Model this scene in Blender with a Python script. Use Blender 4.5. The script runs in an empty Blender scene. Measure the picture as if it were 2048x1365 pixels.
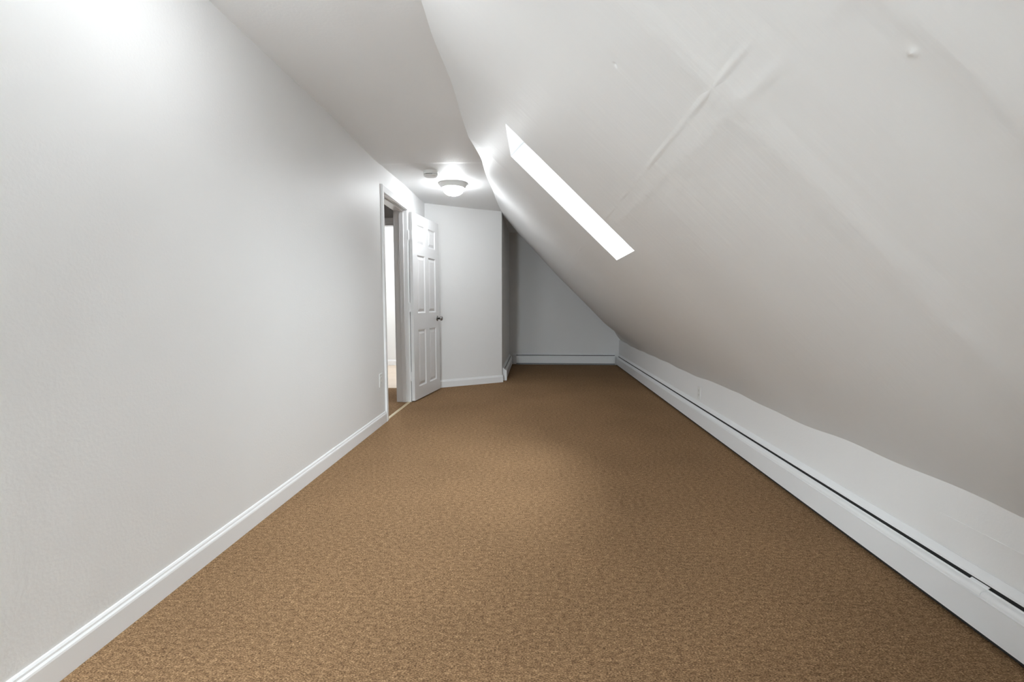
import bpy, bmesh, math, random
from mathutils import Vector, Matrix

random.seed(4)
scene = bpy.context.scene
COL = scene.collection

# ------------------------------------------------------------------ camera
H = 1.05                       # lens height above the carpet
F_PX = 910.0                   # focal length in pixels of the 2048 px wide frame
VX, VY = 45.0, 73.5            # the room's own direction meets the frame here, from its centre
yaw = math.atan(VX / F_PX)
pitch = math.atan(VY / math.hypot(F_PX, VX))
fwd = Vector((-math.sin(yaw) * math.cos(pitch), math.cos(yaw) * math.cos(pitch), -math.sin(pitch)))
right = fwd.cross(Vector((0, 0, 1))).normalized()
up = right.cross(fwd)
cam_data = bpy.data.cameras.new('camera')
cam_data.sensor_fit = 'HORIZONTAL'
cam_data.sensor_width = 36.0
cam_data.lens = F_PX / 2048.0 * 36.0
cam_data.clip_start = 0.02
cam = bpy.data.objects.new('camera', cam_data)
COL.objects.link(cam)
m = Matrix((right, up, -fwd)).transposed().to_4x4()
m.translation = Vector((0, 0, H))
cam.matrix_world = m
scene.camera = cam

# ------------------------------------------------------------------ light and exposure
vs = scene.view_settings
vs.view_transform = 'Standard'
vs.look = 'None'
vs.gamma = 1.0
vs.use_curve_mapping = False
vs.exposure = 0.17

LAMP_FAR = 80.0                 # glow of the dome by the door
LAMP_NEAR = 33.0                # glow of the dome nearer the lens
REAR = (-1.27, -0.86, 0.22, 2.06)   # unseen window added behind the lens as fill: x from, to, z from, to
LAMP_HALL = 210.0
SKY = 172.0

world = bpy.data.worlds.new('overcast_sky')
scene.world = world
world.use_nodes = True
bgn = world.node_tree.nodes['Background']
bgn.inputs['Strength'].default_value = SKY
# overcast sky: the zenith much brighter than the horizon
wnt = world.node_tree
wtc = wnt.nodes.new('ShaderNodeTexCoord')
wsx = wnt.nodes.new('ShaderNodeSeparateXYZ')
wmr = wnt.nodes.new('ShaderNodeMapRange')
wmr.inputs['To Min'].default_value = 0.2
wmr.inputs['To Max'].default_value = 1.0
wmx = wnt.nodes.new('ShaderNodeMix')
wmx.data_type = 'RGBA'
wmx.inputs['A'].default_value = (0, 0, 0, 1)
wmx.inputs['B'].default_value = (0.90, 0.955, 1.0, 1)
wnt.links.new(wtc.outputs['Generated'], wsx.inputs['Vector'])
wnt.links.new(wsx.outputs['Z'], wmr.inputs['Value'])
wnt.links.new(wmr.outputs['Result'], wmx.inputs['Factor'])
wnt.links.new(wmx.outputs['Result'], bgn.inputs['Color'])

# ------------------------------------------------------------------ materials
def new_mat(name):
    mt = bpy.data.materials.new(name)
    mt.use_nodes = True
    nt = mt.node_tree
    return mt, nt, nt.nodes['Principled BSDF']

def paint(name, col, rough=0.45, spec=0.5, bump=0.0, scale=120.0, stretch=(1, 1, 1), bump2=0.0, scale2=6.0, mottle=0.0):
    mt, nt, b = new_mat(name)
    b.inputs['Base Color'].default_value = (*col, 1)
    b.inputs['Roughness'].default_value = rough
    b.inputs['Specular IOR Level'].default_value = spec
    tc = nt.nodes.new('ShaderNodeTexCoord')
    last = None
    if bump:
        mp = nt.nodes.new('ShaderNodeMapping')
        mp.inputs['Scale'].default_value = stretch
        nt.links.new(tc.outputs['Object'], mp.inputs['Vector'])
        n = nt.nodes.new('ShaderNodeTexNoise')
        n.inputs['Scale'].default_value = scale
        n.inputs['Detail'].default_value = 4
        nt.links.new(mp.outputs['Vector'], n.inputs['Vector'])
        bp = nt.nodes.new('ShaderNodeBump')
        bp.inputs['Strength'].default_value = 1.0
        bp.inputs['Distance'].default_value = bump
        nt.links.new(n.outputs['Fac'], bp.inputs['Height'])
        last = bp
    if bump2:
        n2 = nt.nodes.new('ShaderNodeTexNoise')
        n2.inputs['Scale'].default_value = scale2
        n2.inputs['Detail'].default_value = 2
        nt.links.new(tc.outputs['Object'], n2.inputs['Vector'])
        bp2 = nt.nodes.new('ShaderNodeBump')
        bp2.inputs['Strength'].default_value = 1.0
        bp2.inputs['Distance'].default_value = bump2
        nt.links.new(n2.outputs['Fac'], bp2.inputs['Height'])
        if last:
            nt.links.new(last.outputs['Normal'], bp2.inputs['Normal'])
        last = bp2
    if last:
        nt.links.new(last.outputs['Normal'], b.inputs['Normal'])
    if mottle:
        n3 = nt.nodes.new('ShaderNodeTexNoise')
        n3.inputs['Scale'].default_value = 2.2
        n3.inputs['Detail'].default_value = 5
        nt.links.new(tc.outputs['Object'], n3.inputs['Vector'])
        mx = nt.nodes.new('ShaderNodeMix')
        mx.data_type = 'RGBA'
        mx.inputs['A'].default_value = (*[c * (1 - mottle) for c in col], 1)
        mx.inputs['B'].default_value = (*[c * (1 + mottle) for c in col], 1)
        nt.links.new(n3.outputs['Fac'], mx.inputs['Factor'])
        nt.links.new(mx.outputs['Result'], b.inputs['Base Color'])
    return mt

WALL_C = (0.835, 0.835, 0.830)
M_wall = paint('grey_wall_paint', WALL_C, 0.5, 0.4, 0.0006, 90, (1, 1, 1), 0.004, 2.5, 0.012)
M_ceil = paint('grey_ceiling_paint', (0.88, 0.882, 0.882), 0.55, 0.4, 0.0005, 70, (1, 1, 1), 0.004, 2.0, 0.012)
M_slope = paint('rolled_slope_paint', WALL_C, 0.50, 0.34, 0.0015, 22, (0.10, 1, 1), 0.0015, 5.0, 0.012)
def add_joints(mt, joints, dist):
    """raised taped joints: (axis, position, half width)"""
    nt = mt.node_tree
    b = nt.nodes['Principled BSDF']
    tc = nt.nodes.new('ShaderNodeTexCoord')
    sp = nt.nodes.new('ShaderNodeSeparateXYZ')
    nt.links.new(tc.outputs['Object'], sp.inputs['Vector'])
    nz = nt.nodes.new('ShaderNodeTexNoise')
    nz.inputs['Scale'].default_value = 5.0
    nz.inputs['Detail'].default_value = 4
    nt.links.new(tc.outputs['Object'], nz.inputs['Vector'])
    mk = nt.nodes.new('ShaderNodeMapRange')
    mk.inputs['From Min'].default_value = 0.42
    mk.inputs['From Max'].default_value = 0.62
    nt.links.new(nz.outputs['Fac'], mk.inputs['Value'])
    total = None
    for axis, pos, hw in joints:
        sb = nt.nodes.new('ShaderNodeMath'); sb.operation = 'SUBTRACT'
        sb.inputs[1].default_value = pos
        nt.links.new(sp.outputs[axis], sb.inputs[0])
        ab = nt.nodes.new('ShaderNodeMath'); ab.operation = 'ABSOLUTE'
        nt.links.new(sb.outputs[0], ab.inputs[0])
        mr = nt.nodes.new('ShaderNodeMapRange'); mr.interpolation_type = 'SMOOTHSTEP'
        mr.inputs['From Min'].default_value = 0.0
        mr.inputs['From Max'].default_value = hw
        mr.inputs['To Min'].default_value = 1.0
        mr.inputs['To Max'].default_value = 0.0
        nt.links.new(ab.outputs[0], mr.inputs['Value'])
        if total is None:
            total = mr.outputs['Result']
        else:
            ad = nt.nodes.new('ShaderNodeMath'); ad.operation = 'MAXIMUM'
            nt.links.new(total, ad.inputs[0]); nt.links.new(mr.outputs['Result'], ad.inputs[1])
            total = ad.outputs[0]
    ml = nt.nodes.new('ShaderNodeMath'); ml.operation = 'MULTIPLY'
    nt.links.new(total, ml.inputs[0]); nt.links.new(mk.outputs['Result'], ml.inputs[1])
    bp = nt.nodes.new('ShaderNodeBump')
    bp.inputs['Strength'].default_value = 1.0
    bp.inputs['Distance'].default_value = dist
    nt.links.new(ml.outputs[0], bp.inputs['Height'])
    old = b.inputs['Normal'].links[0].from_socket
    nt.links.new(old, bp.inputs['Normal'])
    nt.links.new(bp.outputs['Normal'], b.inputs['Normal'])
add_joints(M_slope, (('X', 1.212, 0.022), ('X', 1.15, 0.012), ('Y', 0.972, 0.05), ('Y', 0.60, 0.03), ('Y', 3.41, 0.05)), 0.0013)
M_knee = paint('white_wall_paint', (0.875, 0.873, 0.868), 0.5, 0.4, 0.0005, 90, (1, 1, 1), 0.003, 3.0)
M_trim = paint('white_trim_gloss', (0.88, 0.884, 0.89), 0.32, 0.5, 0.0002, 60)
M_door = paint('white_door_gloss', (0.88, 0.882, 0.888), 0.30, 0.5, 0.00025, 140, (1, 1, 0.15))
M_heater = paint('white_enamel', (0.87, 0.88, 0.89), 0.38, 0.5, 0.0003, 30)
M_plastic = paint('white_plastic', (0.82, 0.82, 0.80), 0.35, 0.5)
M_dark = paint('dark_slot', (0.02, 0.02, 0.022), 0.6, 0.3)
M_slots = paint('grey_slot', (0.12, 0.12, 0.12), 0.6, 0.3)
M_fin_shade = paint('dusty_fins_and_shade', (0.025, 0.025, 0.025), 0.7, 0.3)  # near-black for dust and for the shade inside the heater
M_hall = paint('bright_room_paint', (0.84, 0.84, 0.83), 0.6, 0.3)
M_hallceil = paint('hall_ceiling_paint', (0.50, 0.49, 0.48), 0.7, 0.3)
M_gold = paint('brass_toned_strip', (0.62, 0.50, 0.30), 0.35, 0.5, 0.0002, 50)

mt, nt, b = new_mat('satin_nickel')
b.inputs['Base Color'].default_value = (0.36, 0.35, 0.34, 1)
b.inputs['Metallic'].default_value = 1.0
b.inputs['Roughness'].default_value = 0.22
M_metal = mt

# flecked loop carpet
def carpet_mat():
    mt, nt, b = new_mat('brown_loop_carpet')
    tc = nt.nodes.new('ShaderNodeTexCoord')
    mp = nt.nodes.new('ShaderNodeMapping')
    mp.inputs['Scale'].default_value = (0.8, 1.5, 1.0)
    nt.links.new(tc.outputs['Object'], mp.inputs['Vector'])
    n1 = nt.nodes.new('ShaderNodeTexNoise')
    n1.inputs['Scale'].default_value = 210
    n1.inputs['Detail'].default_value = 4
    n1.inputs['Roughness'].default_value = 0.7
    nt.links.new(mp.outputs['Vector'], n1.inputs['Vector'])
    n2 = nt.nodes.new('ShaderNodeTexNoise')
    n2.inputs['Scale'].default_value = 1.6
    n2.inputs['Detail'].default_value = 6
    nt.links.new(tc.outputs['Object'], n2.inputs['Vector'])
    ramp = nt.nodes.new('ShaderNodeValToRGB')
    e = ramp.color_ramp.elements
    e[0].position = 0.34; e[0].color = (0.045, 0.025, 0.014, 1)
    e[1].position = 0.68; e[1].color = (0.80, 0.535, 0.31, 1)
    k = e.new(0.44); k.color = (0.17, 0.098, 0.050, 1)
    k = e.new(0.56); k.color = (0.37, 0.228, 0.121, 1)
    n3 = nt.nodes.new('ShaderNodeTexNoise')
    n3.inputs['Scale'].default_value = 55
    n3.inputs['Detail'].default_value = 3
    nt.links.new(mp.outputs['Vector'], n3.inputs['Vector'])
    blend = nt.nodes.new('ShaderNodeMix')
    blend.inputs['Factor'].default_value = 0.22
    nt.links.new(n1.outputs['Fac'], blend.inputs['A'])
    nt.links.new(n3.outputs['Fac'], blend.inputs['B'])
    nt.links.new(blend.outputs['Result'], ramp.inputs['Fac'])
    mr = nt.nodes.new('ShaderNodeMapRange')
    mr.inputs['From Min'].default_value = 0.3
    mr.inputs['From Max'].default_value = 0.7
    mr.inputs['To Min'].default_value = 0.92
    mr.inputs['To Max'].default_value = 1.08
    nt.links.new(n2.outputs['Fac'], mr.inputs['Value'])
    mx = nt.nodes.new('ShaderNodeMix')
    mx.data_type = 'RGBA'; mx.blend_type = 'MULTIPLY'
    mx.inputs['Factor'].default_value = 1.0
    nt.links.new(ramp.outputs['Color'], mx.inputs['A'])
    nt.links.new(mr.outputs['Result'], mx.inputs['B'])
    nt.links.new(mx.outputs['Result'], b.inputs['Base Color'])
    b.inputs['Roughness'].default_value = 0.95
    b.inputs['Specular IOR Level'].default_value = 0.1
    bp = nt.nodes.new('ShaderNodeBump')
    bp.inputs['Strength'].default_value = 0.8
    bp.inputs['Distance'].default_value = 0.004
    nt.links.new(n1.outputs['Fac'], bp.inputs['Height'])
    nt.links.new(bp.outputs['Normal'], b.inputs['Normal'])
    return mt
M_carpet = carpet_mat()

# pale plank floor of the lit room beyond
mt, nt, b = new_mat('pale_plank_floor')
tc = nt.nodes.new('ShaderNodeTexCoord')
br = nt.nodes.new('ShaderNodeTexBrick')
br.inputs['Color1'].default_value = (0.72, 0.60, 0.49, 1)
br.inputs['Color2'].default_value = (0.66, 0.54, 0.43, 1)
br.inputs['Mortar'].default_value = (0.50, 0.40, 0.31, 1)
br.inputs['Scale'].default_value = 1.0
br.inputs['Mortar Size'].default_value = 0.003
br.inputs['Brick Width'].default_value = 1.1
br.inputs['Row Height'].default_value = 0.12
nt.links.new(tc.outputs['Object'], br.inputs['Vector'])
nt.links.new(br.outputs['Color'], b.inputs['Base Color'])
b.inputs['Roughness'].default_value = 0.4
M_plank = mt

def glow(name, strength, col=(0.93, 0.97, 1.0)):
    mt, nt, b = new_mat(name)
    b.inputs['Base Color'].default_value = (0.9, 0.9, 0.88, 1)
    b.inputs['Roughness'].default_value = 0.25
    b.inputs['Emission Color'].default_value = (*col, 1)
    b.inputs['Emission Strength'].default_value = strength
    return mt

# window glass: clear pane with a surface reflection
mt = bpy.data.materials.new('clear_pane')
mt.use_nodes = True
nt = mt.node_tree
nt.nodes.clear()
out = nt.nodes.new('ShaderNodeOutputMaterial')
tr = nt.nodes.new('ShaderNodeBsdfTransparent')
tr.inputs['Color'].default_value = (0.93, 0.95, 0.95, 1)
gl = nt.nodes.new('ShaderNodeBsdfGlossy')
gl.inputs['Roughness'].default_value = 0.02
fr = nt.nodes.new('ShaderNodeFresnel')
fr.inputs['IOR'].default_value = 1.45
ms = nt.nodes.new('ShaderNodeMixShader')
nt.links.new(fr.outputs['Fac'], ms.inputs['Fac'])
nt.links.new(tr.outputs['BSDF'], ms.inputs[1])
nt.links.new(gl.outputs['BSDF'], ms.inputs[2])
nt.links.new(ms.outputs['Shader'], out.inputs['Surface'])
M_glass = mt
M_dimmed = mt.copy()          # skylight pane darkened to weaken its daylight against the added window
M_dimmed.name = 'dimmed_pane'
for nd in M_dimmed.node_tree.nodes:
    if nd.type == 'BSDF_TRANSPARENT':
        nd.inputs['Color'].default_value = (0.405, 0.41, 0.41, 1)

# ------------------------------------------------------------------ helpers
def link_mesh(name, bm, mat, parent=None, smooth=False, loc=None, bevel=0.0):
    me = bpy.data.meshes.new(name)
    bmesh.ops.remove_doubles(bm, verts=bm.verts, dist=1e-6)
    bm.to_mesh(me)
    bm.free()
    if smooth:
        for p in me.polygons:
            p.use_smooth = True
    o = bpy.data.objects.new(name, me)
    me.materials.append(mat)
    COL.objects.link(o)
    if parent is not None:
        o.parent = parent
    if loc is not None:
        o.location = loc
    if bevel:
        bv = o.modifiers.new('bevel', 'BEVEL')
        bv.width = bevel
        bv.segments = 2
        bv.limit_method = 'ANGLE'
    return o

def box(bm, x0, x1, y0, y1, z0, z1):
    v = [bm.verts.new(p) for p in ((x0, y0, z0), (x1, y0, z0), (x1, y1, z0), (x0, y1, z0),
                                   (x0, y0, z1), (x1, y0, z1), (x1, y1, z1), (x0, y1, z1))]
    for f in ((3, 2, 1, 0), (4, 5, 6, 7), (0, 1, 5, 4), (1, 2, 6, 5), (2, 3, 7, 6), (3, 0, 4, 7)):
        bm.faces.new([v[i] for i in f])

def prism(bm, pts, a, b, place):
    """Closed outline pts (u, v) swept from a to b; place(u, v, t) -> world point."""
    A = [bm.verts.new(place(u, v, a)) for u, v in pts]
    B = [bm.verts.new(place(u, v, b)) for u, v in pts]
    n = len(pts)
    for i in range(n):
        bm.faces.new((A[i], A[(i + 1) % n], B[(i + 1) % n], B[i]))
    bm.faces.new(A[::-1])
    bm.faces.new(B)
    bmesh.ops.recalc_face_normals(bm, faces=bm.faces[:])

def lathe(bm, prof, seg=48, axis=Vector((0, 0, 1)), origin=Vector((0, 0, 0))):
    """prof = [(r, h)...] turned about axis."""
    axis = Vector(axis).normalized()
    t = Vector((1, 0, 0)) if abs(axis.x) < 0.9 else Vector((0, 1, 0))
    e1 = axis.cross(t).normalized()
    e2 = axis.cross(e1)
    rings = []
    for r, h in prof:
        c = Vector(origin) + axis * h
        if r < 1e-6:
            rings.append([bm.verts.new(c)])
        else:
            rings.append([bm.verts.new(c + e1 * (r * math.cos(2 * math.pi * k / seg)) + e2 * (r * math.sin(2 * math.pi * k / seg)))
                          for k in range(seg)])
    for a, b in zip(rings, rings[1:]):
        for k in range(seg):
            k2 = (k + 1) % seg
            if len(a) == 1 and len(b) == 1:
                continue
            if len(a) == 1:
                bm.faces.new((a[0], b[k2], b[k]))
            elif len(b) == 1:
                bm.faces.new((a[k], a[k2], b[0]))
            else:
                bm.faces.new((a[k], a[k2], b[k2], b[k]))
    bmesh.ops.recalc_face_normals(bm, faces=bm.faces[:])

def tag(o, label, cat, kind=None, group=None):
    o['label'] = label
    o['category'] = cat
    if kind:
        o['kind'] = kind
    if group:
        o['group'] = group
    return o

def empty(name, loc=(0, 0, 0), rotz=0.0):
    o = bpy.data.objects.new(name, None)
    o.empty_display_size = 0.1
    COL.objects.link(o)
    o.location = loc
    o.rotation_euler = (0, 0, rotz)
    return o

def smoothstep(t):
    t = max(0.0, min(1.0, t))
    return t * t * (3 - 2 * t)

def gauss(x, c, w):
    return math.exp(-((x - c) / w) ** 2)

# ------------------------------------------------------------------ the room's measures
XL = -1.333          # left wall
XR = 1.460           # low wall on the right
Y0 = -1.30           # wall behind the lens
YB = 7.92            # back wall
ZC = 2.285           # ceiling
DY0, DY1, DZ = 4.022, 4.772, 2.025       # doorway in the left wall
AX, AY = -0.437, 6.083                   # outside corner of the angled wall
ALX, ALY = XL, 5.545                     # its inside corner with the left wall

# ------------------------------------------------------------------ floor
bm = bmesh.new()
box(bm, XL - 0.02, XR + 0.1, Y0 - 0.1, YB + 0.1, -0.12, 0.0)
tag(link_mesh('floor', bm, M_carpet), 'brown flecked loop pile carpet covering the attic room', 'floor', 'structure')

# ------------------------------------------------------------------ left wall with the doorway
bm = bmesh.new()
W = 0.137
box(bm, XL - W, XL, Y0 - 0.1, DY0 - 0.019, -0.05, 2.42)
box(bm, XL - W, XL, DY1 + 0.019, ALY + 0.35, -0.05, 2.42)
box(bm, XL - W, XL, DY0 - 0.019, DY1 + 0.019, DZ + 0.019, 2.42)
tag(link_mesh('wall_left', bm, M_wall), 'long pale grey plain wall with the open doorway', 'wall', 'structure')

# ------------------------------------------------------------------ angled wall, alcove side, back wall, rear wall
dv = Vector((AX - ALX, AY - ALY, 0)).normalized()
nv = Vector((-dv.y, dv.x, 0))          # away from the room
bm = bmesh.new()
a = Vector((ALX, ALY, 0)) - dv * 0.05
c = Vector((AX, AY, 0))
pts = [a, c, Vector((AX - 0.1, AY + 0.055, 0)), a + nv * 0.11]
prism(bm, [(p.x, p.y) for p in pts], -0.05, 2.42, lambda u, v, t: (u, v, t))
tag(link_mesh('wall_far', bm, M_wall), 'pale grey angled wall behind the open door', 'wall', 'structure')

bm = bmesh.new()
pts = [(AX, AY), (AX, YB + 0.1), (AX - 0.1, YB + 0.1), (AX - 0.1, AY + 0.055)]
prism(bm, pts, -0.05, 2.42, lambda u, v, t: (u, v, t))
tag(link_mesh('wall_alcove', bm, M_wall), 'shaded side wall of the far recess, past the angled wall', 'wall', 'structure')

bm = bmesh.new()
box(bm, AX - 0.02, XR + 0.1, YB, YB + 0.1, -0.05, 2.42)
tag(link_mesh('wall_back', bm, M_wall), 'shaded triangular end wall under the sloping ceiling', 'wall', 'structure')

# wall behind the viewpoint, with an added window for fill light
RX0, RX1, RZ0, RZ1 = REAR
bm = bmesh.new()
box(bm, XL - 0.1, RX0, Y0 - 0.1, Y0, -0.05, 2.42)
box(bm, RX1, XR + 0.1, Y0 - 0.1, Y0, -0.05, 2.42)
box(bm, RX0, RX1, Y0 - 0.1, Y0, -0.05, RZ0)
box(bm, RX0, RX1, Y0 - 0.1, Y0, RZ1, 2.42)
tag(link_mesh('wall_rear', bm, M_wall), 'pale gable wall behind the viewpoint, out of the picture', 'wall', 'structure')
win2 = empty('fill_window', (0, Y0 - 0.07, 0))
bm = bmesh.new()
box(bm, RX0, RX0 + 0.025, -0.02, 0.02, RZ0, RZ1)
box(bm, RX1 - 0.025, RX1, -0.02, 0.02, RZ0, RZ1)
box(bm, RX0 + 0.025, RX1 - 0.025, -0.02, 0.02, RZ0, RZ0 + 0.025)
box(bm, RX0 + 0.025, RX1 - 0.025, -0.02, 0.02, RZ1 - 0.025, RZ1)
box(bm, RX0 + 0.025, RX1 - 0.025, -0.02, 0.02, (RZ0 + RZ1) / 2 - 0.02, (RZ0 + RZ1) / 2 + 0.02)
link_mesh('window_frame', bm, M_trim, win2)
bm = bmesh.new()
box(bm, RX0 + 0.025, RX1 - 0.025, -0.003, 0.003, RZ0 + 0.025, RZ1 - 0.025)
link_mesh('pane', bm, M_glass, win2)
tag(win2, 'unseen window added behind the viewpoint for fill light', 'window', 'structure')
pl2 = bpy.data.lights.new('fill_window_portal', 'AREA')
pl2.shape = 'RECTANGLE'
pl2.size, pl2.size_y = RX1 - RX0, RZ1 - RZ0
pl2.cycles.is_portal = True
po2 = bpy.data.objects.new('fill_window_portal', pl2)
COL.objects.link(po2)
po2.location = ((RX0 + RX1) / 2, Y0 - 0.11, (RZ0 + RZ1) / 2)
po2.rotation_euler = (math.radians(90), 0, 0)

bm = bmesh.new()
box(bm, XR, XR + 0.08, Y0 - 0.1, YB + 0.1, -0.05, 0.43)
tag(link_mesh('wall_right', bm, M_knee), 'low white knee wall along the right above the heater', 'wall', 'structure')

# ------------------------------------------------------------------ flat ceiling with a sag
def ceil_z(x, y):
    z = ZC
    z -= 0.036 * smoothstep((y - 2.9) / 1.03) if y < 3.93 else 0.036 - 0.006 * smoothstep((y - 3.93) / 0.08) - 0.014 * smoothstep((y - 3.95) / 1.1)
    z += 0.0025 * math.sin(2.1 * y + 1.3 * x) + 0.0015 * math.sin(5.2 * x - 1.7 * y)
    return z
bm = bmesh.new()
xs = [XL - 0.1 + 0.05 * i for i in range(30)]
ys = [Y0 - 0.1 + 0.05 * i for i in range(int((YB + 0.3 - Y0) / 0.05) + 1)]
ys = sorted(set([round(y, 4) for y in ys] + [3.925, 3.94, 3.955, 3.97, 4.0, 4.015]))
g = [[bm.verts.new((x, y, ceil_z(x, y))) for x in xs] for y in ys]
for j in range(len(ys) - 1):
    for i in range(len(xs) - 1):
        bm.faces.new((g[j][i], g[j + 1][i], g[j + 1][i + 1], g[j][i + 1]))
bmesh.ops.recalc_face_normals(bm, faces=bm.faces[:])
o = link_mesh('ceiling', bm, M_ceil, smooth=True)
sd = o.modifiers.new('thickness', 'SOLIDIFY'); sd.thickness = 0.08; sd.offset = 1.0
for f in o.data.polygons[:1]:
    if f.normal.z > 0: sd.offset = 1.0
    else: sd.offset = -1.0
tag(o, 'narrow flat pale grey ceiling over the left side', 'ceiling', 'structure')

# ------------------------------------------------------------------ sloping ceiling with the skylight hole
SX, SZ = -0.470, ZC              # top edge
EX, EZ = 1.460, 0.412            # bottom edge
SL = math.hypot(EX - SX, EZ - SZ)
D = Vector(((EX - SX) / SL, 0, (EZ - SZ) / SL))
N = Vector((-D.z, 0, D.x))       # outward
WS0, WS1, WY0, WY1 = 0.440, 1.378, 2.418, 2.936
slope_m = Matrix((D, Vector((0, 1, 0)), N)).transposed().to_4x4()
slope_m.translation = Vector((SX, 0, SZ))

def lerp_table(x, tab):
    if x <= tab[0][0]:
        return tab[0][1]
    for (x0, v0), (x1, v1) in zip(tab, tab[1:]):
        if x <= x1:
            return v0 + (v1 - v0) * smoothstep((x - x0) / (x1 - x0))
    return tab[-1][1]

def slope_h(s, y):
    """inward bulge of the sloping ceiling, metres"""
    # the far end swells inwards, then rolls back to the end wall
    h = lerp_table(s, ((0.0, -0.012), (0.5, 0.030), (1.2, 0.058), (2.1, 0.055), (2.6, 0.0))) * smoothstep((y - 5.3) / 1.5)
    h -= 0.080 * max(0.0, y - 6.8) ** 2 * (1.0 - 0.85 * smoothstep((s - 2.25) / 0.4))
    h += 0.013 * gauss(y, 4.0, 0.9) * gauss(s, 0.0, 0.3)
    h -= 0.125 * smoothstep((y - 6.25) / 1.40) * (1.0 - 0.92 * max(0.0, min(1.0, s / SL)) ** 2.5)
    q = math.hypot(max(WS0 - s, 0.0, s - WS1), max(WY0 - y, 0.0, y - WY1))
    calm = smoothstep(q / 0.30)          # the opening's edges lie true
    h += calm * (0.0030 * math.sin(4.3 * y + 0.9 * s) + 0.0018 * math.sin(9.1 * y - 1.4 * s + 0.7) * gauss(y, 2.2, 1.6)
                 + 0.0030 * math.sin(1.9 * s + 0.7 * y))
    # taped board joints
    h += 0.0032 * gauss(y, 0.972, 0.05) + 0.0022 * gauss(y, 3.41, 0.08) + 0.0028 * gauss(y, 0.58, 0.04)
    h += 0.0030 * calm * gauss(s, 1.212, 0.035) * (0.5 + 0.5 * math.sin(7 * y)) 
    # loose top edge
    h += 0.005 * math.sin(2.3 * y + 0.5) * gauss(s, 0.0, 0.06) + 0.004 * math.sin(6.1 * y) * gauss(s, 0.0, 0.05)
    h += 0.004 * math.sin(3.1 * y) * gauss(s, SL, 0.08) + 0.002 * math.sin(11 * y) * gauss(s, SL, 0.05)
    # popped nails
    for (ns, ny, r, a) in ((1.318, 0.628, 0.0055, 0.0022), (0.927, 1.185, 0.006, -0.003), (1.054, 1.401, 0.006, 0.0015)):
        if abs(s - ns) < 0.04 and abs(y - ny) < 0.04:
            h += a * math.exp(-((s - ns) ** 2 + (y - ny) ** 2) / (r * r))
    return h

def axis_points(a, b, step, fixed):
    pts = {round(a, 5), round(b, 5)} | {round(f, 5) for f in fixed}
    anchors = sorted(pts)
    outp = []
    for p, q in zip(anchors, anchors[1:]):
        n = max(1, int(round((q - p) / step)))
        outp += [p + (q - p) * i / n for i in range(n)]
    return outp + [anchors[-1]]
ss = axis_points(-0.12, SL + 0.10, 0.03, [0.0, WS0, WS1, SL])
yy = axis_points(Y0 - 0.1, YB + 0.1, 0.03, [WY0, WY1])
# finer rows around the two visible popped nails
for (c0, lst) in ((1.318, ss), (0.927, ss)):
    lst += [c0 + d for d in (-0.0175, -0.0105, -0.007, -0.0035, 0, 0.0035, 0.007, 0.0105, 0.0175)]
for c0 in (0.628, 1.185):
    yy += [c0 + d for d in (-0.0175, -0.0105, -0.007, -0.0035, 0, 0.0035, 0.007, 0.0105, 0.0175)]
ss = sorted(ss); yy = sorted(yy)
bm = bmesh.new()
hole = lambda s, y: WS0 < s < WS1 and WY0 < y < WY1
g = []
for y in yy:
    row = []
    for s in ss:
        if WS0 + 1e-4 < s < WS1 - 1e-4 and WY0 + 1e-4 < y < WY1 - 1e-4:
            row.append(None)
        else:
            row.append(bm.verts.new((s, y, -slope_h(s, y))))
    g.append(row)
for j in range(len(yy) - 1):
    for i in range(len(ss) - 1):
        if hole((ss[i] + ss[i + 1]) / 2, (yy[j] + yy[j + 1]) / 2):
            continue
        q = (g[j][i], g[j + 1][i], g[j + 1][i + 1], g[j][i + 1])
        if None in q:
            continue
        bm.faces.new(q)
bm.normal_update()
if sum(f.normal.z for f in bm.faces) > 0:
    bmesh.ops.reverse_faces(bm, faces=bm.faces[:])
o = link_mesh('ceiling_sloped', bm, M_slope, smooth=True)
o.matrix_world = slope_m
sd = o.modifiers.new('thickness', 'SOLIDIFY'); sd.thickness = 0.02; sd.offset = -1.0
es = o.modifiers.new('crisp_edges', 'EDGE_SPLIT'); es.split_angle = math.radians(40)
tag(o, 'large sloping pale grey attic ceiling with taped joints and a skylight', 'ceiling', 'structure')

# skylight: lined shaft, frame and pane
SHAFT = 0.24
win = empty('window_1')
win.matrix_world = slope_m
bm = bmesh.new()
T = 0.02
lo, ins = 0.0002, 0.003
box(bm, WS0 + ins - T, WS0 + ins, WY0 - T, WY1 + T, lo, SHAFT)
box(bm, WS1 - ins, WS1 - ins + T, WY0 - T, WY1 + T, lo, SHAFT)
box(bm, WS0 + ins, WS1 - ins, WY0 + ins - T, WY0 + ins, lo, SHAFT)
box(bm, WS0 + ins, WS1 - ins, WY1 - ins, WY1 - ins + T, lo, SHAFT)
link_mesh('shaft_lining', bm, M_trim, win)
bm = bmesh.new()
fw = 0.045
box(bm, WS0 - T, WS0 + fw, WY0 - T, WY1 + T, SHAFT, SHAFT + 0.05)
box(bm, WS1 - fw, WS1 + T, WY0 - T, WY1 + T, SHAFT, SHAFT + 0.05)
box(bm, WS0 + fw, WS1 - fw, WY0 - T, WY0 + fw, SHAFT, SHAFT + 0.05)
box(bm, WS0 + fw, WS1 - fw, WY1 - fw, WY1 + T, SHAFT, SHAFT + 0.05)
link_mesh('window_frame', bm, M_trim, win)
bm = bmesh.new()
box(bm, WS0 + fw, WS1 - fw, WY0 + fw, WY1 - fw, SHAFT + 0.022, SHAFT + 0.028)
link_mesh('pane', bm, M_dimmed, win)
tag(win, 'bright white skylight set in the sloping ceiling', 'window', 'structure')

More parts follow.
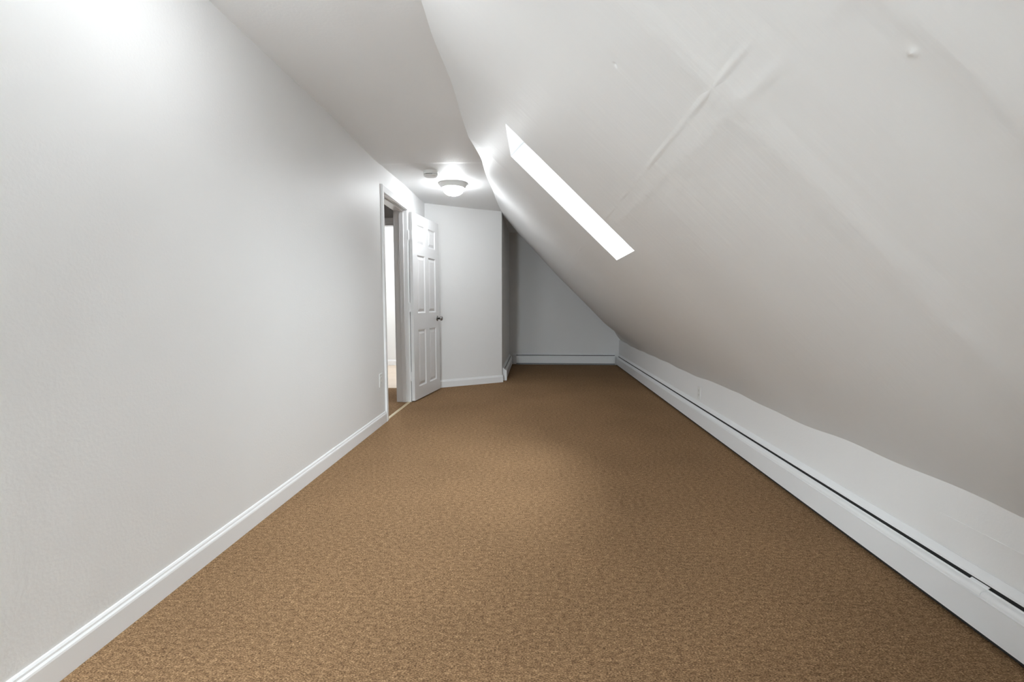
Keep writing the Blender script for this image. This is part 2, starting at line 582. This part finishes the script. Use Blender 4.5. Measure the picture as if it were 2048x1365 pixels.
pl = bpy.data.lights.new('skylight_portal', 'AREA')
pl.shape = 'RECTANGLE'
pl.size = WS1 - WS0
pl.size_y = WY1 - WY0
pl.cycles.is_portal = True
po = bpy.data.objects.new('skylight_portal', pl)
COL.objects.link(po)
pm = slope_m.copy()
pm.translation = Vector((SX, 0, SZ)) + D * (WS0 + WS1) / 2 + Vector((0, 1, 0)) * (WY0 + WY1) / 2 + N * (SHAFT + 0.06)
po.matrix_world = pm

# ------------------------------------------------------------------ baseboards
BB = [(0.0, 0.0), (0.014, 0.0), (0.014, 0.072), (0.0125, 0.078), (0.0085, 0.084), (0.0075, 0.090), (0.004, 0.096), (0.0, 0.097)]
def baseboard(name, p0, p1, nrm, label):
    p0 = Vector(p0); p1 = Vector(p1); nrm = Vector(nrm).normalized()
    d = (p1 - p0)
    L = d.length
    d.normalize()
    bm = bmesh.new()
    prism(bm, BB, 0, L, lambda u, v, t: p0 + d * t + nrm * u + Vector((0, 0, v)))
    return tag(link_mesh(name, bm, M_trim), label, 'baseboard', 'structure')
baseboard('baseboard_left', (XL, Y0, 0), (XL, DY0 - 0.070, 0), (1, 0, 0), 'long white baseboard along the left wall')
baseboard('baseboard_far', Vector((ALX, ALY, 0)), Vector((AX, AY, 0)) + dv * 0.012, -nv, 'short white baseboard under the angled wall behind the door')

# ------------------------------------------------------------------ door frame and casing
fr = empty('trim_1', (XL, (DY0 + DY1) / 2, 0))
def child(o, parent):
    o.parent = parent
    o.matrix_parent_inverse = parent.matrix_world.inverted()
bpy.context.view_layer.update()
J = 0.019
bm = bmesh.new()
box(bm, XL - W - 0.001, XL + 0.001, DY0 - J, DY0, 0, DZ + J)
box(bm, XL - W - 0.001, XL + 0.001, DY1, DY1 + J, 0, DZ + J)
box(bm, XL - W - 0.001, XL + 0.001, DY0, DY1, DZ, DZ + J)
o = link_mesh('jamb', bm, M_trim, bevel=0.0015); child(o, fr)
bm = bmesh.new()
for (a, b2, c2, d2) in ((DY0, DY0 + 0.011, 0, DZ), (DY1 - 0.011, DY1, 0, DZ), (DY0 + 0.011, DY1 - 0.011, DZ - 0.011, DZ)):
    box(bm, XL - 0.082, XL - 0.040, a, b2, c2, d2)
o = link_mesh('door_stop', bm, M_trim, bevel=0.0015); child(o, fr)
# moulded casing, room side and hall side
CS = [(0.0, 0.0), (0.0, 0.010), (0.006, 0.0125), (0.014, 0.010), (0.030, 0.0135), (0.044, 0.0165), (0.052, 0.0185), (0.057, 0.0165), (0.058, 0.0)]
def casing(name, sx, side):
    bm = bmesh.new()
    r = 0.005
    ya, yb, zt = DY0 - r, DY1 + r, DZ + r
    def ring(w):
        return [(ya - w, 0.0), (ya - w, zt + w), (yb + w, zt + w), (yb + w, 0.0)]
    cols = []
    for (w, t) in CS:
        cols.append([bm.verts.new((sx + side * t, y, z)) for (y, z) in ring(w)])
    n = len(CS)
    for i in range(n):
        a_, b_ = cols[i], cols[(i + 1) % n]
        for k in range(3):
            bm.faces.new((a_[k], a_[k + 1], b_[k + 1], b_[k]))
    for k in (0, 3):
        bm.faces.new([cc[k] for cc in cols])
    bmesh.ops.recalc_face_normals(bm, faces=bm.faces[:])
    o = link_mesh(name, bm, M_trim)
    child(o, fr)
casing('casing', XL, 1)
casing('casing', XL - W, -1)
tag(fr, 'white moulded door frame around the open doorway', 'door frame', 'structure')

# threshold strip
bm = bmesh.new()
prism(bm, [(-0.017, 0.0), (-0.012, 0.0035), (0.012, 0.0035), (0.017, 0.0)], DY0 + 0.001, DY1 - 0.001,
      lambda u, v, t: (XL - 0.012 + u, t, v))
tag(link_mesh('threshold_strip', bm, M_gold), 'thin pale gold carpet strip across the doorway floor', 'threshold')

# ------------------------------------------------------------------ open six panel door
PIN = Vector((XL + 0.010, DY1 + 0.004, 0))
DA = math.radians(9.0)
LW, LT, LZ0, LZ1 = 0.752, 0.035, 0.012, 2.013
door = empty('door_1', PIN, 0.0)
# local frame: x = away from the wall (seen face), y = along the leaf from the hinge; turned by DA
door.rotation_euler = (0, 0, -DA)
FX = 0.042                         # seen face
BX = FX - LT
panels = [(wa, wb, za, zb) for (za, zb) in ((0.150, 0.775), (0.955, 1.580), (1.690, 1.902)) for (wa, wb) in ((0.116, 0.326), (0.430, 0.640))]
WOFF = 0.006
def leaf_face(bm, x, sgn):
    wsn = sorted({0.0, LW} | {p[0] for p in panels} | {p[1] for p in panels})
    zsn = sorted({LZ0, LZ1} | {p[2] for p in panels} | {p[3] for p in panels})
    P = lambda w, z, d: bm.verts.new((x - sgn * d, WOFF + w, z))
    for i in range(len(wsn) - 1):
        for j in range(len(zsn) - 1):
            w0, w1, z0, z1 = wsn[i], wsn[i + 1], zsn[j], zsn[j + 1]
            if any(abs(w0 - p[0]) < 1e-6 and abs(z0 - p[2]) < 1e-6 for p in panels):
                loops = []
                for (ins, dep) in ((0, 0), (0.005, 0.006), (0.013, 0.0115), (0.020, 0.0115), (0.046, 0.003), (0.05, 0.003)):
                    loops.append([P(w0 + ins, z0 + ins, dep), P(w1 - ins, z0 + ins, dep), P(w1 - ins, z1 - ins, dep), P(w0 + ins, z1 - ins, dep)])
                for a_, b_ in zip(loops, loops[1:]):
                    for k in range(4):
                        bm.faces.new((a_[k], a_[(k + 1) % 4], b_[(k + 1) % 4], b_[k]))
                bm.faces.new(loops[-1])
            else:
                bm.faces.new((P(w0, z0, 0), P(w1, z0, 0), P(w1, z1, 0), P(w0, z1, 0)))
bm = bmesh.new()
leaf_face(bm, FX, 1)
leaf_face(bm, BX, -1)
for (w0, w1, z0, z1) in ((0, 0, LZ0, LZ1), (LW, LW, LZ0, LZ1)):
    bm.faces.new([bm.verts.new(p) for p in ((BX, WOFF + w0, z0), (FX, WOFF + w0, z0), (FX, WOFF + w0, z1), (BX, WOFF + w0, z1))])
for z in (LZ0, LZ1):
    bm.faces.new([bm.verts.new(p) for p in ((BX, WOFF, z), (FX, WOFF, z), (FX, WOFF + LW, z), (BX, WOFF + LW, z))])
bmesh.ops.remove_doubles(bm, verts=bm.verts, dist=1e-5)
bmesh.ops.recalc_face_normals(bm, faces=bm.faces[:])
link_mesh('door_leaf', bm, M_door, door)
for hz in (0.275, 1.018, 1.775):
    bm = bmesh.new()
    lathe(bm, [(0.0, hz - 0.051), (0.0045, hz - 0.051), (0.0062, hz - 0.047), (0.0062, hz + 0.047), (0.0045, hz + 0.051), (0.0, hz + 0.052)], 16)
    box(bm, 0.004, FX - 0.004, WOFF - 0.0022, WOFF + 0.0002, hz - 0.047, hz + 0.047)          # plate on the leaf edge
    # plate on the jamb, turned back into the frame's own direction
    R = Matrix.Rotation(DA, 3, 'Z')
    tmp = bmesh.new()
    box(tmp, -0.040, 0.0, -0.0046, -0.0030, hz - 0.047, hz + 0.047)
    for v in tmp.verts:
        v.co = R @ v.co
    me_t = bpy.data.meshes.new('t'); tmp.to_mesh(me_t); tmp.free()
    bm.from_mesh(me_t); bpy.data.meshes.remove(me_t)
    link_mesh('hinge', bm, M_trim, door)
kz, kw = 0.880, LW - 0.066
kn = None
bm = bmesh.new()
lathe(bm, [(0.0, 0.0), (0.033, 0.0), (0.033, 0.003), (0.030, 0.007), (0.020, 0.010), (0.013, 0.012), (0.0, 0.012)], 32, (1, 0, 0), (FX - 0.001, WOFF + kw, kz))
kn = link_mesh('door_knob', bm, M_metal, door, smooth=True)
bm = bmesh.new()
lathe(bm, [(0.0, 0.010), (0.011, 0.010), (0.011, 0.030), (0.018, 0.034), (0.0255, 0.042), (0.0275, 0.051), (0.0255, 0.059), (0.019, 0.065), (0.008, 0.067), (0.0, 0.067)], 32, (1, 0, 0), (FX, WOFF + kw, kz))
link_mesh('knob', bm, M_metal, kn, smooth=True)
bm = bmesh.new()
lathe(bm, [(0.0, 0.0), (0.033, 0.0), (0.033, 0.003), (0.020, 0.010), (0.011, 0.012), (0.011, 0.024), (0.024, 0.032), (0.0265, 0.042), (0.024, 0.05), (0.0, 0.054)], 32, (-1, 0, 0), (BX, WOFF + kw, kz))
link_mesh('knob', bm, M_metal, kn, smooth=True)
bm = bmesh.new()
box(bm, FX - 0.030, FX - 0.005, WOFF + LW - 0.001, WOFF + LW + 0.0015, kz - 0.028, kz + 0.028)
link_mesh('latch_plate', bm, M_metal, door)
tag(door, 'white six panel door swung open against the wall, with a dark metal knob', 'door', 'structure')

# ------------------------------------------------------------------ baseboard heaters
def arc(cx_, cz_, r, a0, a1, n):
    return [(cx_ + r * math.cos(math.radians(a0 + (a1 - a0) * i / n)), cz_ + r * math.sin(math.radians(a0 + (a1 - a0) * i / n))) for i in range(n + 1)]
HT = 0.055
cover_out = [(HT, 0.020), (HT, 0.124), (HT + 0.0022, 0.1265), (HT + 0.0018, 0.1295), (HT - 0.0022, 0.1315)] + arc(HT - 0.0165, 0.1335, 0.0145, 5, 72, 6) + [(0.0335, 0.1500), (0.0310, 0.1530), (0.0285, 0.1535)]
def sheet(outline, t):
    """thicken an open polyline inwards"""
    res = []
    n = len(outline)
    for i, (x, z) in enumerate(outline):
        a_ = outline[max(0, i - 1)]
        b_ = outline[min(n - 1, i + 1)]
        dx, dz = b_[0] - a_[0], b_[1] - a_[1]
        l = math.hypot(dx, dz)
        res.append((x - dz / l * t, z + dx / l * t))
    return outline + res[::-1]
COVER = sheet(cover_out, 0.0016)
BACK = [(0.0, 0.01), (0.0, 0.190), (0.004, 0.191), (0.0230, 0.1710), (0.0248, 0.1640), (0.0228, 0.1630), (0.0210, 0.1690), (0.0025, 0.185), (0.0025, 0.01)]
FINS_SHADE = [(0.004, 0.009), (0.051, 0.009), (0.051, 0.118), (0.038, 0.140), (0.022, 0.150), (0.0185, 0.164), (0.004, 0.168)]  # fin outline enlarged so its black fills slot and floor gap as shade
CAPO = [(0.0, 0.004), (HT + 0.004, 0.004), (HT + 0.004, 0.132)] + arc(HT - 0.010, 0.1345, 0.0145, 5, 80, 6) + [(0.030, 0.160), (0.006, 0.190), (0.0, 0.190)]
SPL = sheet([(HT + 0.0005, 0.1325)] + arc(HT - 0.0155, 0.1345, 0.0152, 5, 75, 6) + [(0.0335, 0.1520), (0.0300, 0.1560), (0.0245, 0.1600)], 0.0016)

def heater(label, origin, along, away, length, cuts, caps, splices, dz=0.0):
    """origin on the wall line; along = run, away = into the room"""
    root = empty('baseboard_heater', origin)
    along = Vector(along); away = Vector(away)
    pl_ = lambda u, v, t: along * t + away * u + Vector((0, 0, v + dz))
    edges = [0.0] + cuts + [length]
    for a_, b_ in zip(edges, edges[1:]):
        bm = bmesh.new()
        prism(bm, COVER, a_ + 0.0006, b_ - 0.0006, pl_)
        link_mesh('front_cover', bm, M_heater, root)
    bm = bmesh.new(); prism(bm, BACK, 0.0, length, pl_)
    link_mesh('back_plate', bm, M_heater, root)
    bm = bmesh.new(); prism(bm, FINS_SHADE, 0.004, length - 0.004, pl_)
    o = link_mesh('fins_and_shade', bm, M_fin_shade, root)
    for (a_, b_) in caps:
        bm = bmesh.new(); prism(bm, CAPO, a_, b_, pl_)
        link_mesh('end_cap', bm, M_heater, root, bevel=0.002)
    for (a_, b_) in splices:
        bm = bmesh.new(); prism(bm, SPL, a_, b_, pl_)
        link_mesh('joint_cover', bm, M_heater, root)
    tag(root, label, 'heater')
    return root
# long one on the right: run goes from near to far
HY0 = Y0 + 0.02
heater('long white baseboard heater along the low right wall', (XR, HY0, 0), (0, 1, 0), (-1, 0, 0), 7.835 - HY0,
       [3.650 - HY0, 5.88 - HY0], [], [(1.497 - HY0 - 0.06, 1.497 - HY0)])
HBX0, HBX1 = AX + 0.062, XR - HT - 0.012
heater('white baseboard heater across the shaded end wall', (HBX0, YB, 0), (1, 0, 0), (0, -1, 0), HBX1 - HBX0,
       [], [(-0.002, 0.060)], [], 0.008)
heater('short white baseboard heater in the recess beside the angled wall', (AX, 6.185, 0), (0, 1, 0), (1, 0, 0), YB - HT - 0.02 - 6.185,
       [], [(-0.002, 0.10)], [])

# ------------------------------------------------------------------ outlets
def outlet(label, origin, away, along, shades=True, recept=True):
    root = empty('wall_outlet', origin)
    away = Vector(away); along = Vector(along)
    pl_ = lambda u, v, t: along * u + Vector((0, 0, v)) + away * t
    def rect(hw, hh, zc=0.0, n=0):
        return [(-hw, zc - hh), (hw, zc - hh), (hw, zc + hh), (-hw, zc + hh)]
    bm = bmesh.new(); prism(bm, rect(0.036, 0.058), 0.0, 0.0055, pl_)
    link_mesh('cover_plate', bm, M_plastic, root, bevel=0.002)
    for zc in (-0.0195, 0.0195):
        bm = bmesh.new()
        pts = [(0.0165 * math.cos(a_), zc + max(-0.0135, min(0.0135, 0.0165 * math.sin(a_)))) for a_ in [2 * math.pi * k / 24 for k in range(24)]]
        prism(bm, pts, 0.004, 0.0072, pl_)
        rc = link_mesh('receptacle', bm, M_plastic, root)
        bm = bmesh.new()
        for sx_ in (-0.0062, 0.0062):
            prism(bm, [(sx_ - 0.0011, zc - 0.001), (sx_ + 0.0011, zc - 0.001), (sx_ + 0.0011, zc + 0.0085), (sx_ - 0.0011, zc + 0.0085)], 0.0065, 0.0075, pl_)
        prism(bm, [(0.0024 * math.cos(k), zc - 0.0075 + 0.0024 * math.sin(k)) for k in [math.pi * j / 4 for j in range(8)]], 0.0065, 0.0075, pl_)
        link_mesh('slots', bm, M_slots, rc)
    bm = bmesh.new()
    prism(bm, [(0.003 * math.cos(k), 0.003 * math.sin(k)) for k in [math.pi * j / 5 for j in range(10)]], 0.005, 0.0066, pl_)
    link_mesh('screw', bm, M_plastic, root)
    tag(root, label, 'outlet')
outlet('white wall outlet low on the left wall beside the doorway', (XL, 3.850, 0.392), (1, 0, 0), (0, 1, 0))
outlet('white wall outlet on the low right wall above the long heater', (XR, 4.055, 0.268), (-1, 0, 0), (0, 1, 0))

# painted-over access panel on the low right wall, near end
bm = bmesh.new()
box(bm, XR - 0.0018, XR + 0.004, 1.02, 1.655, 0.195, 0.306)
tag(link_mesh('access_panel', bm, M_knee, bevel=0.0008), 'faint painted-over flat panel on the low right wall, at the near end', 'panel')

# ------------------------------------------------------------------ ceiling lamps
def lamp(label, x, y, strength, matname):
    z = ceil_z(x, y)
    root = empty('ceiling_lamp', (x, y, z))
    bm = bmesh.new()
    lathe(bm, [(0.0, 0.004), (0.143, 0.004), (0.1445, -0.001), (0.1445, -0.006), (0.1415, -0.009), (0.1385, -0.0105), (0.1365, -0.015), (0.1195, -0.043), (0.1160, -0.0475), (0.1105, -0.048), (0.1085, -0.045), (0.1085, -0.02), (0.0, -0.02)], 64)
    link_mesh('base_ring', bm, M_plastic, root, smooth=True)
    bm = bmesh.new()
    prof = [(0.1065, -0.030), (0.1075, -0.040)]
    for k in range(0, 13):
        a_ = math.radians(90 * k / 12)
        prof.append((0.1075 * math.cos(a_) ** 0.9 if k < 12 else 0.0, -0.046 - 0.074 * math.sin(a_)))
    lathe(bm, prof, 64)
    link_mesh('glass_shade', bm, glow(matname, strength), root, smooth=True)
    tag(root, label, 'ceiling lamp')
    return root
lamp('lit white dome ceiling lamp near the open door', -0.827, 4.675, LAMP_FAR, 'lit_frosted_glass_far')
lamp('lit white dome ceiling lamp at the near end, just above the picture', -0.800, 1.43, LAMP_NEAR, 'lit_frosted_glass_near')

# ------------------------------------------------------------------ smoke detector
dx_, dy_ = -0.952, 4.225
sdt = empty('smoke_detector', (dx_, dy_, ceil_z(dx_, dy_)))
bm = bmesh.new()
lathe(bm, [(0.0, 0.003), (0.066, 0.003), (0.067, -0.004), (0.067, -0.012), (0.0645, -0.014), (0.0645, -0.017), (0.066, -0.019), (0.066, -0.030), (0.0, -0.030)], 48)
link_mesh('base', bm, M_plastic, sdt, smooth=False)
bm = bmesh.new()
lathe(bm, [(0.0, -0.030), (0.055, -0.030), (0.055, -0.037), (0.0, -0.037)], 48)
link_mesh('vent_band', bm, M_plastic, sdt)
bm = bmesh.new()
for k in range(36):
    a0 = 2 * math.pi * k / 36
    if -2.35 < (a0 if a0 < math.pi else a0 - 2 * math.pi) < -1.15:
        c_, s_ = math.cos(a0), math.sin(a0)
        pts = [(0.0, -0.031), (0.0, -0.036)]
        p = [Vector((0.0565 * math.cos(a0 + d), 0.0565 * math.sin(a0 + d), z)) for d, z in ((-0.075, -0.0310), (0.075, -0.0310), (0.075, -0.0362), (-0.075, -0.0362))]
        q = [Vector((0.054 * math.cos(a0 + d), 0.054 * math.sin(a0 + d), z)) for d, z in ((-0.075, -0.0310), (0.075, -0.0310), (0.075, -0.0362), (-0.075, -0.0362))]
        A_ = [bm.verts.new(v) for v in p]; B_ = [bm.verts.new(v) for v in q]
        bm.faces.new(A_)
        bm.faces.new(B_[::-1])
        for i in range(4):
            bm.faces.new((A_[i], B_[i], B_[(i + 1) % 4], A_[(i + 1) % 4]))
link_mesh('vent_slots', bm, M_dark, sdt)
bm = bmesh.new()
lathe(bm, [(0.0, -0.037), (0.064, -0.037), (0.064, -0.041), (0.058, -0.047), (0.045, -0.050), (0.0, -0.050)], 48)
link_mesh('cap', bm, M_plastic, sdt, smooth=False)
tag(sdt, 'round white smoke detector on the ceiling beside the dome lamp', 'smoke detector')

# ------------------------------------------------------------------ hall and the lit room seen through the doorway
HX0, HXB = -3.30, XL - W
HY_A, HY_B = 3.2, 5.58
OX0, OX1, OZ = -2.75, -1.66, 2.030     # cased opening in the hall's end wall
bm = bmesh.new()
box(bm, HX0 - 0.1, XL - 0.02, HY_A - 0.1, HY_B, -0.12, 0.0)
tag(link_mesh('floor_hall', bm, M_carpet), 'brown carpet of the hall seen through the doorway', 'floor', 'structure')
bm = bmesh.new()
box(bm, HX0 - 0.1, HXB + 0.001, HY_B, 8.0, -0.12, 0.0)
tag(link_mesh('floor_beyond', bm, M_plank), 'pale plank floor of the lit room beyond the hall', 'floor', 'structure')
bm = bmesh.new()
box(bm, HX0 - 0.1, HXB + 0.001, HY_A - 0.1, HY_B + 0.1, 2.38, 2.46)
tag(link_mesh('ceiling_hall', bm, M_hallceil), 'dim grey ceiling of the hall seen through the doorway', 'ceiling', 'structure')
bm = bmesh.new()
box(bm, HX0 - 0.1, HXB + 0.001, HY_B + 0.1, 8.0, 2.38, 2.46)
tag(link_mesh('ceiling_beyond', bm, M_hall), 'white ceiling of the lit room beyond the hall', 'ceiling', 'structure')
bm = bmesh.new()
box(bm, HX0 - 0.1, HX0, HY_A - 0.1, 8.0, 0, 2.4)
box(bm, HX0, HXB, HY_A - 0.1, HY_A, 0, 2.4)
tag(link_mesh('wall_hall', bm, M_wall), 'plain hall wall through the doorway', 'wall', 'structure')
bm = bmesh.new()
box(bm, HX0, OX0, HY_B, HY_B + 0.1, 0, 2.4)
box(bm, OX1, HXB, HY_B, HY_B + 0.1, 0, 2.4)
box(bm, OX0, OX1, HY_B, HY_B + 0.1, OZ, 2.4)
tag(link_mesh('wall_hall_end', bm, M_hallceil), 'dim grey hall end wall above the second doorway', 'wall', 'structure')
bm = bmesh.new()
box(bm, HX0, HXB, 7.70, 7.8, 0, 2.4)
box(bm, HXB - 0.02, HXB + 0.02, HY_B + 0.1, 7.8, 0, 2.4)
tag(link_mesh('wall_beyond', bm, M_hall), 'bright white wall of the room beyond the hall', 'wall', 'structure')
# second cased opening
t2 = empty('trim_2', ((OX0 + OX1) / 2, HY_B, 0))
bpy.context.view_layer.update()
bm = bmesh.new()
r = 0.0
cols = []
for (w, t) in CS:
    w = w * 1.25
    cols.append([bm.verts.new((x, HY_B - t, z)) for (x, z) in ((OX0 - w, 0), (OX0 - w, OZ + w), (OX1 + w, OZ + w), (OX1 + w, 0))])
for i in range(len(CS)):
    a_, b_ = cols[i], cols[(i + 1) % len(CS)]
    for k in range(3):
        bm.faces.new((a_[k], a_[k + 1], b_[k + 1], b_[k]))
for k in (0, 3):
    bm.faces.new([cc[k] for cc in cols])
bmesh.ops.recalc_face_normals(bm, faces=bm.faces[:])
o = link_mesh('casing', bm, M_trim); child(o, t2)
bm = bmesh.new()
box(bm, OX0, OX0 + 0.018, HY_B - 0.002, HY_B + 0.102, 0, OZ)
box(bm, OX1 - 0.018, OX1, HY_B - 0.002, HY_B + 0.102, 0, OZ)
box(bm, OX0 + 0.018, OX1 - 0.018, HY_B - 0.002, HY_B + 0.102, OZ - 0.018, OZ)
o = link_mesh('jamb', bm, M_trim); child(o, t2)
tag(t2, 'white cased opening at the end of the hall', 'door frame', 'structure')
baseboard('baseboard_beyond', (HX0, 7.70, 0), (HXB, 7.70, 0), (0, -1, 0), 'white baseboard of the bright room beyond the hall')
# light switch on the bright wall
sw = empty('light_switch', (-2.525, 7.70, 1.275))
bm = bmesh.new(); box(bm, -0.036, 0.036, -0.006, 0, -0.058, 0.058)
link_mesh('cover_plate', bm, M_plastic, sw, bevel=0.002)
bm = bmesh.new(); box(bm, -0.005, 0.005, -0.016, -0.005, -0.002, 0.012)
link_mesh('toggle', bm, M_plastic, sw)
for z in (-0.030, 0.030):
    bm = bmesh.new(); lathe(bm, [(0.0, 0.0), (0.0035, 0.0), (0.0025, 0.0015), (0, 0.0015)], 12, (0, -1, 0), (0, -0.006, z))
    link_mesh('screw', bm, M_metal, sw)
tag(sw, 'small light switch on the bright wall seen through both doorways', 'light switch')
# lamp of the lit room
root = empty('ceiling_lamp', (-2.15, 6.55, 2.38))
bm = bmesh.new()
lathe(bm, [(0.0, 0.0), (0.146, 0.0), (0.146, -0.010), (0.126, -0.024), (0.110, -0.040), (0.104, -0.038), (0.104, -0.02), (0.0, -0.02)], 48)
link_mesh('base_ring', bm, M_plastic, root, smooth=True)
bm = bmesh.new()
lathe(bm, [(0.104, -0.03)] + [(0.108 * math.cos(math.radians(7.5 * k)), -0.04 - 0.078 * math.sin(math.radians(7.5 * k))) for k in range(12)] + [(0.0, -0.118)], 48)
link_mesh('glass_shade', bm, glow('lit_frosted_glass_hall', LAMP_HALL), root, smooth=True)
tag(root, 'dome ceiling lamp of the bright room beyond the hall', 'ceiling lamp')
